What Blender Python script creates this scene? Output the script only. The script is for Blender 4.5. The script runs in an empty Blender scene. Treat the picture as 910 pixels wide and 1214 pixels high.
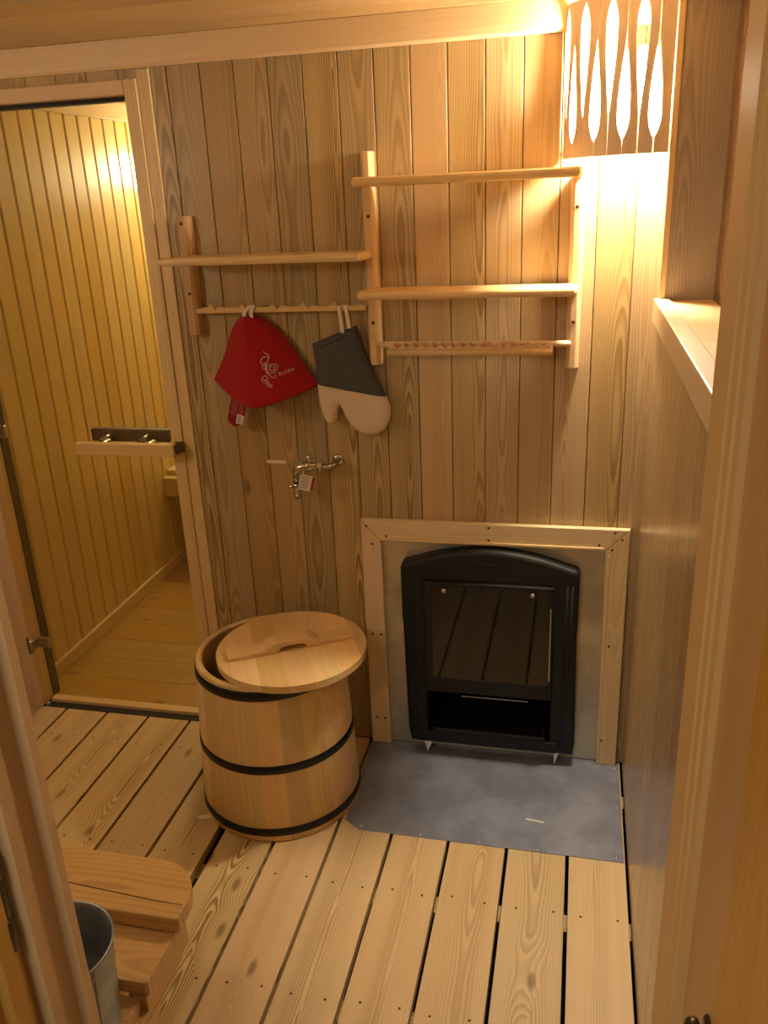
import bpy, bmesh, math, random
from mathutils import Vector, Matrix, Euler
from mathutils.bvhtree import BVHTree
from mathutils.geometry import delaunay_2d_cdt
random.seed(7)
C = bpy.context.scene.collection
PI = math.pi

# ------------------------------------------------------------------ materials
def sr(r, g, b):
    f = lambda c: (c/255/12.92) if c/255 <= .04045 else ((c/255+.055)/1.055)**2.4
    return (f(r), f(g), f(b), 1)

class NT:
    def __init__(s, name):
        s.m = bpy.data.materials.new(name); s.m.use_nodes = True
        s.t = s.m.node_tree; s.t.nodes.clear()
        s.out = s.n('ShaderNodeOutputMaterial')
    def n(s, typ, **kw):
        nd = s.t.nodes.new(typ)
        for k, v in kw.items(): setattr(nd, k, v)
        return nd
    def link(s, a, b): s.t.links.new(a, b)
    def put(s, sock, v):
        if isinstance(v, bpy.types.NodeSocket): s.link(v, sock)
        else: sock.default_value = v
    def math(s, op, a, b=0.0, c=0.0):
        nd = s.n('ShaderNodeMath', operation=op)
        for i, v in enumerate((a, b, c)): s.put(nd.inputs[i], v)
        return nd.outputs[0]
    def noise(s, vec, scale, detail=2, rough=.5, dims='3D'):
        nd = s.n('ShaderNodeTexNoise', noise_dimensions=dims)
        s.put(nd.inputs['Vector'], vec); nd.inputs['Scale'].default_value = scale
        nd.inputs['Detail'].default_value = detail; nd.inputs['Roughness'].default_value = rough
        return nd.outputs['Fac']
    def comb(s, x, y, z):
        nd = s.n('ShaderNodeCombineXYZ')
        for i, v in enumerate((x, y, z)): s.put(nd.inputs[i], v)
        return nd.outputs[0]
    def mix(s, f, a, b, blend='MIX'):
        nd = s.n('ShaderNodeMix', data_type='RGBA', blend_type=blend)
        s.put(nd.inputs[0], f); s.put(nd.inputs[6], a); s.put(nd.inputs[7], b)
        return nd.outputs[2]
    def rng(s, v, a, b, c, d, smooth=False):
        nd = s.n('ShaderNodeMapRange', interpolation_type='SMOOTHSTEP' if smooth else 'LINEAR')
        for i, x in enumerate((v, a, b, c, d)): s.put(nd.inputs[i], x)
        return nd.outputs[0]
    def bsdf(s, col, rough=.5, metal=0., bump=None, bs=.1, bd=.001, **kw):
        b = s.n('ShaderNodeBsdfPrincipled')
        s.put(b.inputs['Base Color'], col); s.put(b.inputs['Roughness'], rough); s.put(b.inputs['Metallic'], metal)
        for k, v in kw.items(): s.put(b.inputs[k], v)
        if bump is not None:
            bm_ = s.n('ShaderNodeBump'); bm_.inputs['Strength'].default_value = bs; bm_.inputs['Distance'].default_value = bd
            s.link(bump, bm_.inputs['Height']); s.link(bm_.outputs[0], b.inputs['Normal'])
        s.link(b.outputs[0], s.out.inputs[0]); return b

def wood(name, light, dark, ring=.0075, contrast=.55, rough=.5, knots=0., tone=.25, tint=None, coat=0., deep=.05, fibre=.25, slope=1., sat=.80):
    t = NT(name)
    uv = t.n('ShaderNodeUVMap', uv_map='UVMap').outputs[0]
    sp = t.n('ShaderNodeSeparateXYZ'); t.link(uv, sp.inputs[0]); u, v = sp.outputs[0], sp.outputs[1]
    bid = t.n('ShaderNodeAttribute', attribute_name='bid').outputs['Fac']
    seed = t.math('MULTIPLY', bid, 57.3)
    h2 = t.math('FRACT', t.math('MULTIPLY', bid, 13.71)); h3 = t.math('FRACT', t.math('MULTIPLY', bid, 91.17))
    h4 = t.math('FRACT', t.math('MULTIPLY', bid, 37.77))
    nlow = t.noise(t.comb(t.math('MULTIPLY', v, 1.1*slope), seed, 0.), 1.0, 2, .45)
    nwob = t.noise(t.comb(t.math('MULTIPLY', u, 9.), t.math('MULTIPLY', v, 2.2), seed), 1.0, 2, .5)
    # distance from the pith: gives arched figure in the middle and straight lines at the edges
    uc = t.math('SUBTRACT', u, t.math('MULTIPLY_ADD', h2, .07, -.035))
    uc = t.math('ADD', uc, t.math('MULTIPLY_ADD', nwob, .03, -.015))
    dd = t.math('MULTIPLY', t.math('SUBTRACT', nlow, t.math('MULTIPLY_ADD', h3, .5, .1)), deep*3.)
    r = t.math('SQRT', t.math('ADD', t.math('MULTIPLY', uc, uc), t.math('MULTIPLY', dd, dd)))
    kn = None
    if knots > 0:
        vo = t.n('ShaderNodeTexVoronoi', voronoi_dimensions='2D')
        t.put(vo.inputs['Vector'], t.comb(t.math('MULTIPLY_ADD', u, 8., seed), t.math('MULTIPLY', v, 3.2), 0.)); vo.inputs['Scale'].default_value = 1.
        kd = vo.outputs['Distance']
        sc = t.n('ShaderNodeSeparateColor'); t.link(vo.outputs['Color'], sc.inputs[0])
        sel = t.math('LESS_THAN', sc.outputs[0], knots)
        kn = t.math('MULTIPLY', t.rng(kd, .03, .11, 1., 0., True), sel)
        kw_ = t.math('MULTIPLY', t.rng(kd, .05, .5, 1., 0., True), sel)
        r = t.math('ADD', r, t.math('MULTIPLY', kw_, .02))
    ph = t.math('FRACT', t.math('DIVIDE', r, ring))
    late = t.math('MULTIPLY', t.rng(ph, .1, .8, 0., 1., True), t.rng(ph, .86, 1., 1., 0., True))
    late = t.math('MULTIPLY', late, t.rng(r, .012, .055, 1., .45, True))
    fib = t.noise(t.comb(t.math('MULTIPLY', u, 420.), t.math('MULTIPLY', v, 7.), seed), 1., 2, .6)
    strk = t.noise(t.comb(t.math('MULTIPLY', u, 34.), t.math('MULTIPLY', v, .8), seed), 1., 2, .5)
    f = t.math('MULTIPLY', late, t.math('MULTIPLY', contrast, t.math('MULTIPLY_ADD', h4, 1.0, .3)))
    f = t.math('ADD', f, t.math('MULTIPLY', t.math('SUBTRACT', fib, .5), fibre))
    f = t.math('ADD', f, t.math('MULTIPLY', t.math('SUBTRACT', strk, .5), .55))
    cl = t.n('ShaderNodeClamp'); t.link(f, cl.inputs[0])
    col = t.mix(cl.outputs[0], sr(*light), sr(*dark))
    # board-to-board tone
    tn = t.math('MULTIPLY_ADD', h3, tone, 1-tone*.6)
    hv = t.n('ShaderNodeHueSaturation'); t.link(col, hv.inputs['Color'])
    t.put(hv.inputs['Value'], tn); t.put(hv.inputs['Saturation'], t.math('MULTIPLY_ADD', h2, .20, sat))
    t.put(hv.inputs['Hue'], t.math('MULTIPLY_ADD', h4, .016, .5045))
    col = hv.outputs[0]
    if kn is not None: col = t.mix(t.math('MULTIPLY', kn, .62), col, sr(98, 58, 26))
    bmp = t.math('ADD', t.math('MULTIPLY', late, .4), fib)
    t.bsdf(col, t.math('MULTIPLY_ADD', fib, .12, rough-.06), bump=bmp, bs=.12, bd=.0006, **({'Coat Weight': coat, 'Coat Roughness': .22} if coat else {}))
    return t.m

M = {}
M['wall'] = wood('lining_boards', (196, 162, 116), (138, 98, 56), ring=.0055, contrast=.82, rough=.42, tone=.30, deep=.034, knots=.012)
M['sidewall'] = wood('side_lining_boards', (188, 152, 108), (146, 104, 64), ring=.011, contrast=.22, rough=.26, tone=.2, coat=.2)
M['steam'] = wood('aspen_boards', (224, 190, 128), (196, 152, 88), ring=.01, contrast=.25, rough=.3, tone=.12, coat=.14, sat=.84)
M['floor'] = wood('larch_deck_boards', (216, 182, 132), (150, 106, 62), ring=.0052, contrast=.95, rough=.5, knots=.42, tone=.16, deep=.024, slope=1.1)
M['pine'] = wood('knotty_pine', (178, 136, 80), (132, 90, 46), ring=.009, contrast=.4, rough=.32, knots=.5, tone=.12, coat=.2, sat=.95)
M['trim'] = wood('clear_trim_wood', (226, 190, 144), (194, 150, 102), ring=.01, contrast=.3, rough=.45, tone=.08)
M['ceil'] = wood('ceiling_boards', (206, 164, 110), (168, 120, 72), ring=.01, contrast=.3, rough=.4, tone=.14)
M['rack'] = wood('smooth_birch', (226, 186, 136), (196, 148, 98), ring=.008, contrast=.3, rough=.45, tone=.06)
M['post'] = wood('shade_and_groove_birch', (196, 146, 96), (160, 108, 62), ring=.008, contrast=.35, rough=.5, tone=.06)  # rack birch with the left post's shade in its colour; also steam groove backing
M['tub'] = wood('cedar_staves', (228, 186, 124), (204, 148, 84), ring=.012, contrast=.35, rough=.38, tone=.34, coat=.1, fibre=.15, sat=.80)
M['inner'] = wood('tub_inside_wood', (176, 130, 84), (140, 94, 54), ring=.012, contrast=.3, rough=.6)
M['bench'] = wood('bench_pine', (206, 156, 98), (160, 106, 54), ring=.011, contrast=.55, rough=.42, knots=.1, tone=.08, coat=.1, sat=.88)
M['jamb'] = wood('entry_frame_wood', (208, 164, 112), (184, 134, 84), ring=.012, contrast=.25, rough=.5, tone=.05, sat=.86)
M['jambsmooth'] = wood('entry_jamb_pine', (196, 142, 80), (176, 118, 60), ring=.02, contrast=.2, rough=.45, tone=.04, sat=.95)
M['orange'] = wood('orange_pine', (196, 136, 74), (166, 102, 48), ring=.014, contrast=.35, rough=.45, knots=.3, tone=.04, sat=1.0)
M['brown'] = wood('dark_brown_wood', (92, 56, 36), (66, 40, 24), contrast=.3)
M['shade'] = wood('shade_slats', (206, 168, 134), (168, 126, 94), ring=.006, contrast=.3, rough=.5, tone=.12, sat=.55)
M['cheek'] = wood('niche_cheek_boards', (172, 138, 112), (132, 100, 78), ring=.007, contrast=.5, rough=.5, tone=.08, sat=.6)
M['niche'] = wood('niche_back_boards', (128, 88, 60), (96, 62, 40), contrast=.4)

def plain(name, col, rough=.5, metal=0., bump=0., bscale=200., var=.0, **kw):
    t = NT(name); geo = t.n('ShaderNodeTexCoord').outputs['Object']
    nz = t.noise(geo, bscale, 3)
    c = t.mix(t.math('MULTIPLY', nz, var), sr(*col), sr(*[int(x*.5) for x in col])) if var else sr(*col)
    t.bsdf(c, rough, metal, nz if bump else None, bump, .0008, **kw); return t.m
M['dark'] = plain('dark_void', (26, 20, 15), .9)
M['iron'] = plain('black_cast_iron', (12, 12, 13), .62, .0, .35, 900)
M['ironin'] = plain('sooty_iron', (24, 18, 14), .55, .0, .2, 300)
M['chrome'] = plain('chrome', (205, 200, 190), .16, 1.)
M['steel'] = plain('brushed_steel', (180, 176, 168), .35, 1.)
M['bronze'] = plain('dark_bronze', (92, 84, 66), .38, 1.)
M['darksteel'] = plain('dark_steel', (110, 100, 88), .4, 1.)
M['screw'] = plain('screw_head', (92, 66, 44), .45, .5)
M['screwlight'] = plain('zinc_screw', (190, 188, 186), .35, 1.)
M['hoop'] = plain('black_hoop', (38, 40, 40), .4, .5, .3, 160, .4)
M['red'] = plain('red_felt', (176, 8, 22), .95, 0, .8, 900, .35, **{'Sheen Weight': .12, 'Sheen Roughness': .5})
M['reddark'] = plain('dark_red_card', (140, 14, 22), .5)
M['pinkline'] = plain('pale_pink_print', (206, 130, 128), .7)
M['emblem'] = plain('silver_print', (216, 190, 186), .6)
M['cloth'] = plain('charcoal_linen', (84, 86, 86), .95, 0, .6, 1500, .3)
M['cream'] = plain('cream_felt', (226, 206, 178), .95, 0, .6, 900, .12)
M['white'] = plain('white_tape', (228, 220, 204), .8, 0, .3, 900)
M['paper'] = plain('white_paper', (230, 224, 214), .7)
M['orangecard'] = plain('orange_card', (206, 130, 60), .6)
M['redpaper'] = plain('red_paper', (170, 30, 40), .6)
M['barcode'] = plain('barcode_ink', (40, 36, 34), .7)
M['dust'] = plain('grey_threshold_strip', (52, 50, 46), .8, 0, .5, 80, .8)
M['gasket'] = plain('grey_gasket', (96, 86, 66), .6)

def galv(name, a, b, rough, sc, met=.85):
    t = NT(name); co = t.n('ShaderNodeTexCoord').outputs['Object']
    n1 = t.noise(co, sc, 4, .6); n2 = t.noise(co, sc*9, 3, .6)
    vo = t.n('ShaderNodeTexVoronoi'); t.put(vo.inputs['Vector'], co); vo.inputs['Scale'].default_value = 220
    sc_ = t.n('ShaderNodeSeparateColor'); t.link(vo.outputs['Color'], sc_.inputs[0])
    f = t.math('ADD', t.rng(n1, .38, .64, 0., .8, True), t.math('MULTIPLY', sc_.outputs[0], .14))
    col = t.mix(f, sr(*a), sr(*b))
    t.bsdf(col, t.math('MULTIPLY_ADD', n2, .18, rough-.09), met, n2, .06, .0005); return t.m
M['plate'] = galv('floor_sheet_metal', (130, 136, 154), (160, 166, 186), .40, 6, .45)
M['sheet'] = galv('galvanised_sheet', (176, 168, 148), (212, 204, 180), .38, 6, .6)
M['pail'] = galv('galvanised_pail', (140, 150, 160), (180, 188, 196), .36, 10, .6)

def glassmat(name, tint, gl=.04):
    t = NT(name); tr = t.n('ShaderNodeBsdfTransparent'); tr.inputs[0].default_value = tint
    g = t.n('ShaderNodeBsdfGlossy'); g.inputs['Roughness'].default_value = .02
    lw = t.n('ShaderNodeLayerWeight'); lw.inputs[0].default_value = .5
    fr = t.math('MULTIPLY_ADD', t.math('POWER', lw.outputs['Facing'], 5.), .95, gl)
    mx = t.n('ShaderNodeMixShader'); t.link(fr, mx.inputs[0]); t.link(tr.outputs[0], mx.inputs[1]); t.link(g.outputs[0], mx.inputs[2])
    t.link(mx.outputs[0], t.out.inputs[0]); return t.m
M['glass'] = glassmat('door_glass', (.97, .97, .93, 1))
t = NT('fire_glass'); t.bsdf(sr(14, 11, 9), .04, 0., **{'IOR': 1.5}); M['fireglass'] = t.m
def emis(name, col, s):
    t = NT(name); e = t.n('ShaderNodeEmission'); e.inputs[0].default_value = col; e.inputs[1].default_value = s
    t.link(e.outputs[0], t.out.inputs[0]); return t.m
M['bulb'] = emis('glowing_bulb', (1., .84, .60, 1), 1150.)

# ------------------------------------------------------------------ mesh kit
class MB:
    def __init__(s):
        s.bm = bmesh.new(); s.uv = s.bm.loops.layers.uv.new('UVMap'); s.bid = s.bm.faces.layers.float.new('bid')
        s.mats = []
    def mi(s, mat):
        if mat is None: return 0
        if mat not in s.mats: s.mats.append(mat)
        return s.mats.index(mat)
    def absorb(s, tb, grain='z', bid=None, mat=None, smooth=False, center=None, mtx=None, uvo=None):
        """copy temp bmesh in, giving it uvs along its grain"""
        g = 'xyz'.index(grain); bid = random.random() if bid is None else bid
        co = [v.co for v in tb.verts]
        c = Vector([(min(p[i] for p in co)+max(p[i] for p in co))/2 for i in range(3)]) if center is None else Vector(center)
        ov = random.uniform(0, 20) if uvo is None else uvo
        tb.normal_update(); mi = s.mi(mat); vm = {}
        uv0 = {}
        for f in tb.faces:
            n = f.normal; ax = max(range(3), key=lambda i: abs(n[i]))
            for l in f.loops:
                p = l.vert.co - c
                if ax != g:
                    o = 3-g-ax; uv0[l] = (p[o]+p[ax]*.7*0, p[g]+ov)
                else:
                    a, b = [i for i in range(3) if i != g]; uv0[l] = (p[a], p[b]*.5+ov)
        for v in tb.verts: vm[v] = s.bm.verts.new((mtx @ v.co) if mtx else v.co)
        for f in tb.faces:
            try: nf = s.bm.faces.new([vm[v] for v in f.verts])
            except ValueError: continue
            nf[s.bid] = bid; nf.material_index = mi; nf.smooth = smooth
            for l0, l1 in zip(f.loops, nf.loops): l1[s.uv].uv = uv0[l0]
        tb.free(); return s
    def box(s, x0, x1, y0, y1, z0, z1, grain='z', bev=0., bid=None, mat=None, mtx=None, seg=1):
        tb = bmesh.new(); bmesh.ops.create_cube(tb, size=1)
        for v in tb.verts: v.co = Vector(((x0+x1)/2+v.co.x*(x1-x0), (y0+y1)/2+v.co.y*(y1-y0), (z0+z1)/2+v.co.z*(z1-z0)))
        if bev: bmesh.ops.bevel(tb, geom=list(tb.edges), offset=bev, segments=seg, affect='EDGES', profile=.6)
        return s.absorb(tb, grain, bid, mat, False, None, mtx)
    def prism(s, pts, a0, a1, axis='z', grain='z', bev=0., bid=None, mat=None, mtx=None, smooth=False, seg=1):
        """extrude a 2D polygon along axis; pts in the other two axes' order"""
        tb = bmesh.new(); k = 'xyz'.index(axis); o = [i for i in range(3) if i != k]
        def P(p, a):
            c = [0, 0, 0]; c[o[0]] = p[0]; c[o[1]] = p[1]; c[k] = a; return c
        lo = [tb.verts.new(P(p, a0)) for p in pts]; hi = [tb.verts.new(P(p, a1)) for p in pts]
        n = len(pts)
        tb.faces.new(lo); tb.faces.new(hi)
        for i in range(n): tb.faces.new((lo[i], lo[(i+1) % n], hi[(i+1) % n], hi[i]))
        bmesh.ops.recalc_face_normals(tb, faces=tb.faces)
        if bev:
            ed = [e for e in tb.edges if abs(e.verts[0].co[k]-e.verts[1].co[k]) < 1e-6]
            bmesh.ops.bevel(tb, geom=ed, offset=bev, segments=seg, affect='EDGES', profile=.6)
        return s.absorb(tb, grain, bid, mat, smooth, None, mtx)
    def tube(s, pts, r, n=12, mat=None, grain='z', bid=None, cap=True, smooth=True):
        tb = bmesh.new(); pts = [Vector(p) for p in pts]; m = len(pts)
        rr = r if isinstance(r, (list, tuple)) else [r]*m; rings = []
        up = None
        for i, p in enumerate(pts):
            d = (pts[min(i+1, m-1)]-pts[max(i-1, 0)]).normalized()
            if up is None: up = Vector((0, 0, 1)) if abs(d.z) < .9 else Vector((0, 1, 0))
            a = d.cross(up).normalized(); b = a.cross(d).normalized(); up = b
            rings.append([tb.verts.new(p+(a*math.cos(t*2*PI/n)+b*math.sin(t*2*PI/n))*rr[i]) for t in range(n)])
        for i in range(m-1):
            for j in range(n): tb.faces.new((rings[i][j], rings[i][(j+1) % n], rings[i+1][(j+1) % n], rings[i+1][j]))
        if cap: tb.faces.new(rings[0]); tb.faces.new(rings[-1])
        bmesh.ops.recalc_face_normals(tb, faces=tb.faces)
        return s.absorb(tb, grain, bid, mat, smooth)
    def lathe(s, prof, c=(0, 0, 0), n=48, mat=None, axis='z', bid=None, closed=False, smooth=True, grain=None, a0=0., a1=2*PI):
        tb = bmesh.new(); full = abs(a1-a0-2*PI) < 1e-6; cnt = n if full else n+1; cols = []
        ax = 'xyz'.index(axis); o = [i for i in range(3) if i != ax]
        for j in range(cnt):
            a = a0+(a1-a0)*j/n; col = []
            for (r, h) in prof:
                p = [0, 0, 0]; p[o[0]] = r*math.cos(a); p[o[1]] = r*math.sin(a); p[ax] = h
                col.append(tb.verts.new(Vector(p)+Vector(c)))
            cols.append(col)
        m = len(prof)
        for j in range(n):
            A = cols[j]; B = cols[(j+1) % cnt]
            for i in range(m if closed else m-1):
                k = (i+1) % m
                try: tb.faces.new((A[i], A[k], B[k], B[i]))
                except ValueError: pass
        bmesh.ops.remove_doubles(tb, verts=tb.verts, dist=1e-6)
        bmesh.ops.recalc_face_normals(tb, faces=tb.faces)
        return s.absorb(tb, grain or axis, bid, mat, smooth)
    def build(s, name, mat=None, parent=None, loc=None, auto=None):
        if mat is not None and not s.mats: s.mats = [mat]
        me = bpy.data.meshes.new(name); s.bm.to_mesh(me); s.bm.free()
        for m in s.mats: me.materials.append(M[m])
        o = bpy.data.objects.new(name, me); C.objects.link(o)
        if parent: o.parent = parent; o.matrix_parent_inverse = Matrix.Translation(-Vector(parent.location)) if False else Matrix()
        if loc is not None: o.location = loc
        return o

def shift(o, base):
    """put an object's origin at base while its geometry stays"""
    o.data.transform(Matrix.Translation(-Vector(base))); o.location = base
def root(name, label, cat, base, group=None):
    o = bpy.data.objects.new(name, None); C.objects.link(o); o.location = base; o.empty_display_size = .05
    o['label'] = label; o['category'] = cat
    if group: o['group'] = group
    return o
def part(mb, name, mat, parent, label=None):
    """geometry is written in world space; store it relative to its root"""
    o = mb.build(name, mat, parent)
    w = Vector(parent.location); p = parent.parent
    while p: w += Vector(p.location); p = p.parent
    o.data.transform(Matrix.Translation(-w))
    if label: o['label'] = label
    return o
def thing(mb, name, mat, label, cat, base, group=None):
    o = mb.build(name, mat); shift(o, base); o['label'] = label; o['category'] = cat
    if group: o['group'] = group
    return o
def struct(mb, name, mat, label=None, base=None):
    o = mb.build(name, mat); o['kind'] = 'structure'
    if base: shift(o, base)
    if label: o['label'] = label
    return o

# ------------------------------------------------------------------ the room
ZC = 2.03; XR = .172; YB = 2.2; XL = -1.95
P0 = .0895; X0 = .0286
# back wall, vertical boards with fine dark joints, with a hole for the glass door and one for the stove
b = MB()
k = -1; xs = []
x = X0+P0
while x > XL-.1: xs.append(x); x -= P0
edges = [XR+.02]+xs
for i in range(len(edges)-1):
    x1, x0 = edges[i], edges[i+1]
    bid = random.random()
    a0, a1 = x0+.0008, x1-.0008
    if x1 > -1.10:
        x0c = max(a0, -1.092)
        if a1 <= x0c: continue
        # cut-out behind the firebox: sheet covers it, keep boards above it only
        if x1 < .11 and x0 > -.56: b.box(x0c, a1, YB, YB+.014, .60, ZC, 'z', .0018, bid, 'wall')
        else: b.box(x0c, a1, YB, YB+.014, 0, ZC, 'z', .0018, bid, 'wall')
b.box(-1.86, -1.092, YB+.001, YB+.014, 1.94, ZC, 'z', 0, .3, 'wall')
for i in range(9):
    xx = -1.09-i*P0
    b.box(xx-P0+.0008, xx-.0008, YB-.002, YB+.012, 1.93, ZC, 'z', .0015, None, 'wall')
b.box(XL-.1, -1.862, YB, YB+.014, 0, ZC, 'z', .001, None, 'wall')
b.box(XL-.1, -1.86, YB+.014, YB+.09, -.14, ZC+.02, 'z', 0, .2, 'dark')
b.box(-1.12, -.56, YB+.014, YB+.08, -.14, ZC+.02, 'z', 0, .2, 'dark')
b.box(.11, .5, YB+.014, YB+.08, -.14, ZC+.02, 'z', 0, .2, 'dark')
b.box(-.56, .11, YB+.001, YB+.08, -.14, .003, 'z', 0, .2, 'dark')
b.box(-.56, .11, YB+.014, YB+.08, .72, ZC+.02, 'z', 0, .2, 'dark')
b.box(-1.86, -1.12, YB+.014, YB+.08, 1.95, ZC+.02, 'z', 0, .2, 'dark')
struct(b, 'wall_back', 'wall')

# right wall: lower lining up to the ledge, a full-height return by the corner, the niche
b = MB()
y = YB; 
while y > .66:
    b.box(XR, XR+.014, max(y-.12+.0003, .66), y-.0003, 0, 1.345, 'z', .0012, None, 'sidewall'); y -= .12
b.box(XR+.014, XR+.05, .62, YB+.08, -.14, 1.34, 'z', 0, .2, 'dark')
for (ya, yb2) in ((2.12, 2.2), (2.052, 2.1184)):
    b.box(XR, XR+.014, ya, yb2-.0008, 1.345, ZC, 'z', .001, None, 'sidewall')
b.box(XR+.014, .50, 2.056, 2.2, 1.30, ZC+.02, 'z', 0, .2, 'dark')
struct(b, 'wall_right', 'sidewall')
b = MB()   # far cheek of the niche, facing the room
b.box(XR+.012, .2895, 2.040, 2.056, 1.375, ZC, 'z', .001, .37, 'cheek')
b.box(XR-.001, XR+.0125, 2.036, 2.056, 1.375, ZC, 'z', .0015, .8, 'trim')
struct(b, 'wall_niche_side', 'wall', 'pale lined cheek of the wall niche under the lamp')
b = MB()   # rear face of the niche
y = 2.056
while y > .66:
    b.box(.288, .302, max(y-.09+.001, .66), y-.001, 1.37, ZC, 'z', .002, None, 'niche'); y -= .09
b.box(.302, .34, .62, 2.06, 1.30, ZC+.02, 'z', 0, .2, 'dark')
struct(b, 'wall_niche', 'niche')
b = MB()   # the ledge
b.box(XR-.012, XR+.022, .665, 2.0445, 1.339, 1.391, 'y', .003, .44, 'trim', seg=2)
b.box(XR+.0225, .288, 1.50, 2.0395, 1.362, 1.386, 'y', .001, .7, 'trim')
b.box(XR+.0225, .288, .665, 1.4985, 1.362, 1.386, 'y', .001, .24, 'trim')
b.box(XR, XR+.02, .665, 2.04, 1.33, 1.345, 'y', 0, .2, 'trim')
struct(b, 'trim_2', 'trim', 'wooden ledge of the wall niche')

# left wall and the wall behind the entry frame
b = MB(); y = YB
while y > .7:
    b.box(XL-.014, XL, max(y-.09+.001, .7), y-.001, 0, ZC, 'z', .002, None, 'wall'); y -= .09
b.box(XL-.05, XL-.014, .6, YB, 0, ZC+.02, 'z', 0, .2, 'dark')
struct(b, 'wall_left', 'wall')
b = MB(); x = XL
while x < -.70:
    b.box(x+.001, min(x+.09-.001, -.70), .66, .674, 0, ZC, 'z', .002, None, 'wall'); x += .09
b.box(XL-.05, -.70, .56, .66, 0, ZC+.02, 'z', 0, .2, 'jambsmooth')
b.box(.19, .36, .50, .66, 0, ZC+.02, 'z', 0, .2, 'jambsmooth')
struct(b, 'wall_front', 'wall')

# ceiling: boards along x, crown board on the back wall
b = MB(); y = YB
for k in range(3):
    b.box(XL-.05, .40, y-.1115, y-.0003, ZC, ZC+.014, 'x', .0006, None, 'ceil'); y -= .112
y -= .008
while y > -.6:
    b.box(XL-.05, .40, y-.088, y-.001 + .006, ZC, ZC+.014, 'x', .003, None, 'ceil'); y -= .095
b.box(XL-.06, .42, -.7, YB+.1, ZC+.014, ZC+.05, 'x', 0, .2, 'dark')
struct(b, 'ceiling', 'ceil')
b = MB()
b.prism([(YB-.0225, ZC-.001), (YB-.002, ZC-.001), (YB-.002, 1.964), (YB-.013, 1.964), (YB-.017, 1.970), (YB-.019, 1.985)], XL, XR-.001, 'x', 'x', mat='trim')
struct(b, 'trim_3', 'trim', 'crown board along the top of the back wall')

# floor: two decks of planks with open gaps, joists and dark ground beneath
b = MB()
def deck(edges, y0, y1, gap=.009):
    for i in range(len(edges)-1):
        b.box(edges[i]+gap/2, edges[i+1]-gap/2, y0, y1, -.028, 0, 'y', .0022, None, 'floor', seg=2)
right_e = [-.915, -.7605, -.605, -.450, -.2935, -.1375, .02, .1705]
deck(right_e, -.5, 2.1985)
left_e = [-2.01, -1.86, -1.703, -1.547, -1.391, -1.2365, -1.083, -.930]
deck(left_e, -.5, 2.193)
for yy in (.3, .62, .94, 1.266, 1.591, 2.053):
    b.box(-2.0, .2, yy-.025, yy+.025, -.075, -.0285, 'x', 0, None, 'floor')
b.box(-2.1, .45, -.6, YB+.1, -.14, -.12, 'x', 0, None, 'dark')
flo = struct(b, 'floor', 'floor')
# nail heads, two per board per joist
b = MB()
for i in range(7):
    for yy in (.94, 1.266, 1.591):
        w = right_e[i+1]-right_e[i]
        for q in (.26, .8):
            b.lathe([(0, .0012), (.0028, .001), (.0032, 0)], (right_e[i]+w*q+random.uniform(-.006, .006), yy+random.uniform(-.006, .006), 0), 8, 'screw')
for i in range(7):
    for yy in (1.266, 1.62, 2.053):
        for q in (.22, .76):
            b.lathe([(0, .0012), (.0026, .001), (.003, 0)], (left_e[i]+.155*q+random.uniform(-.006, .006), yy+random.uniform(-.004, .004), 0), 8, 'screw')
nl = b.build('nail_heads', 'screw', flo); nl['kind'] = 'stuff'; nl['label'] = 'dark nail heads in the floor planks'

# ------------------------------------------------------------------ steam room beyond the glass door
SX = -1.86; SY = 3.95
b = MB(); y = 2.30+.084; first = 2.29
ys = [2.27]
yy = 2.387
while yy < SY+.09: ys.append(yy); yy += .0905
for i in range(len(ys)-1):
    b.box(SX-.014, SX, ys[i]+.001, min(ys[i+1], SY+.0)-.001, 0, ZC, 'z', .0065, None, 'steam')
b.box(SX-.05, SX-.010, 2.27, SY, 0, ZC+.02, 'z', 0, .2, 'post')
struct(b, 'wall_steam_left', 'steam')
b = MB(); x = SX
while x < -.65:
    b.box(x+.001, x+.0895, SY, SY+.014, 0, ZC, 'z', .0065, None, 'steam'); x += .0905
b.box(SX-.05, -.60, SY+.01, SY+.05, 0, ZC+.02, 'z', 0, .2, 'post')
struct(b, 'wall_steam_back', 'steam')
b = MB(); y = 2.29
while y < SY:
    b.box(-.63, -.616, y+.001, min(y+.0895, SY-.001), 0, ZC, 'z', .0065, None, 'steam'); y += .0905
struct(b, 'wall_steam_right', 'steam')
b = MB(); x = SX
for i in range(10):
    if x > -.63: break
    b.box(x+.003, min(x+.132, -.62), YB+.075, SY, ZC, ZC+.014, 'y', .003, None, 'steam'); x += .133
b.box(SX-.05, -.60, YB+.07, SY+.05, ZC+.014, ZC+.05, 'y', 0, .2, 'dark')
struct(b, 'ceiling_steam', 'steam')
b = MB(); y = 2.262
for w in (.135, .138, .138, .138, .138, .138, .138, .138, .138, .138, .138, .138, .138):
    b.box(SX-.01, -.616, y+.0006, min(y+w, SY+.01)-.0006, -.03, .004, 'x', .001, None, 'pine'); y += w
struct(b, 'floor_steam', 'pine')
b = MB(); b.box(SX, SX+.014, 2.30, SY, .004, .06, 'y', .003, .5, 'trim'); struct(b, 'baseboard_left', 'trim', 'pale skirting board in the steam room')
b = MB(); b.box(SX, SX+.02, 2.28, SY, 1.962, ZC, 'y', .004, .4, 'trim'); struct(b, 'trim_5', 'trim', 'crown strip of the steam room wall')

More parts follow.
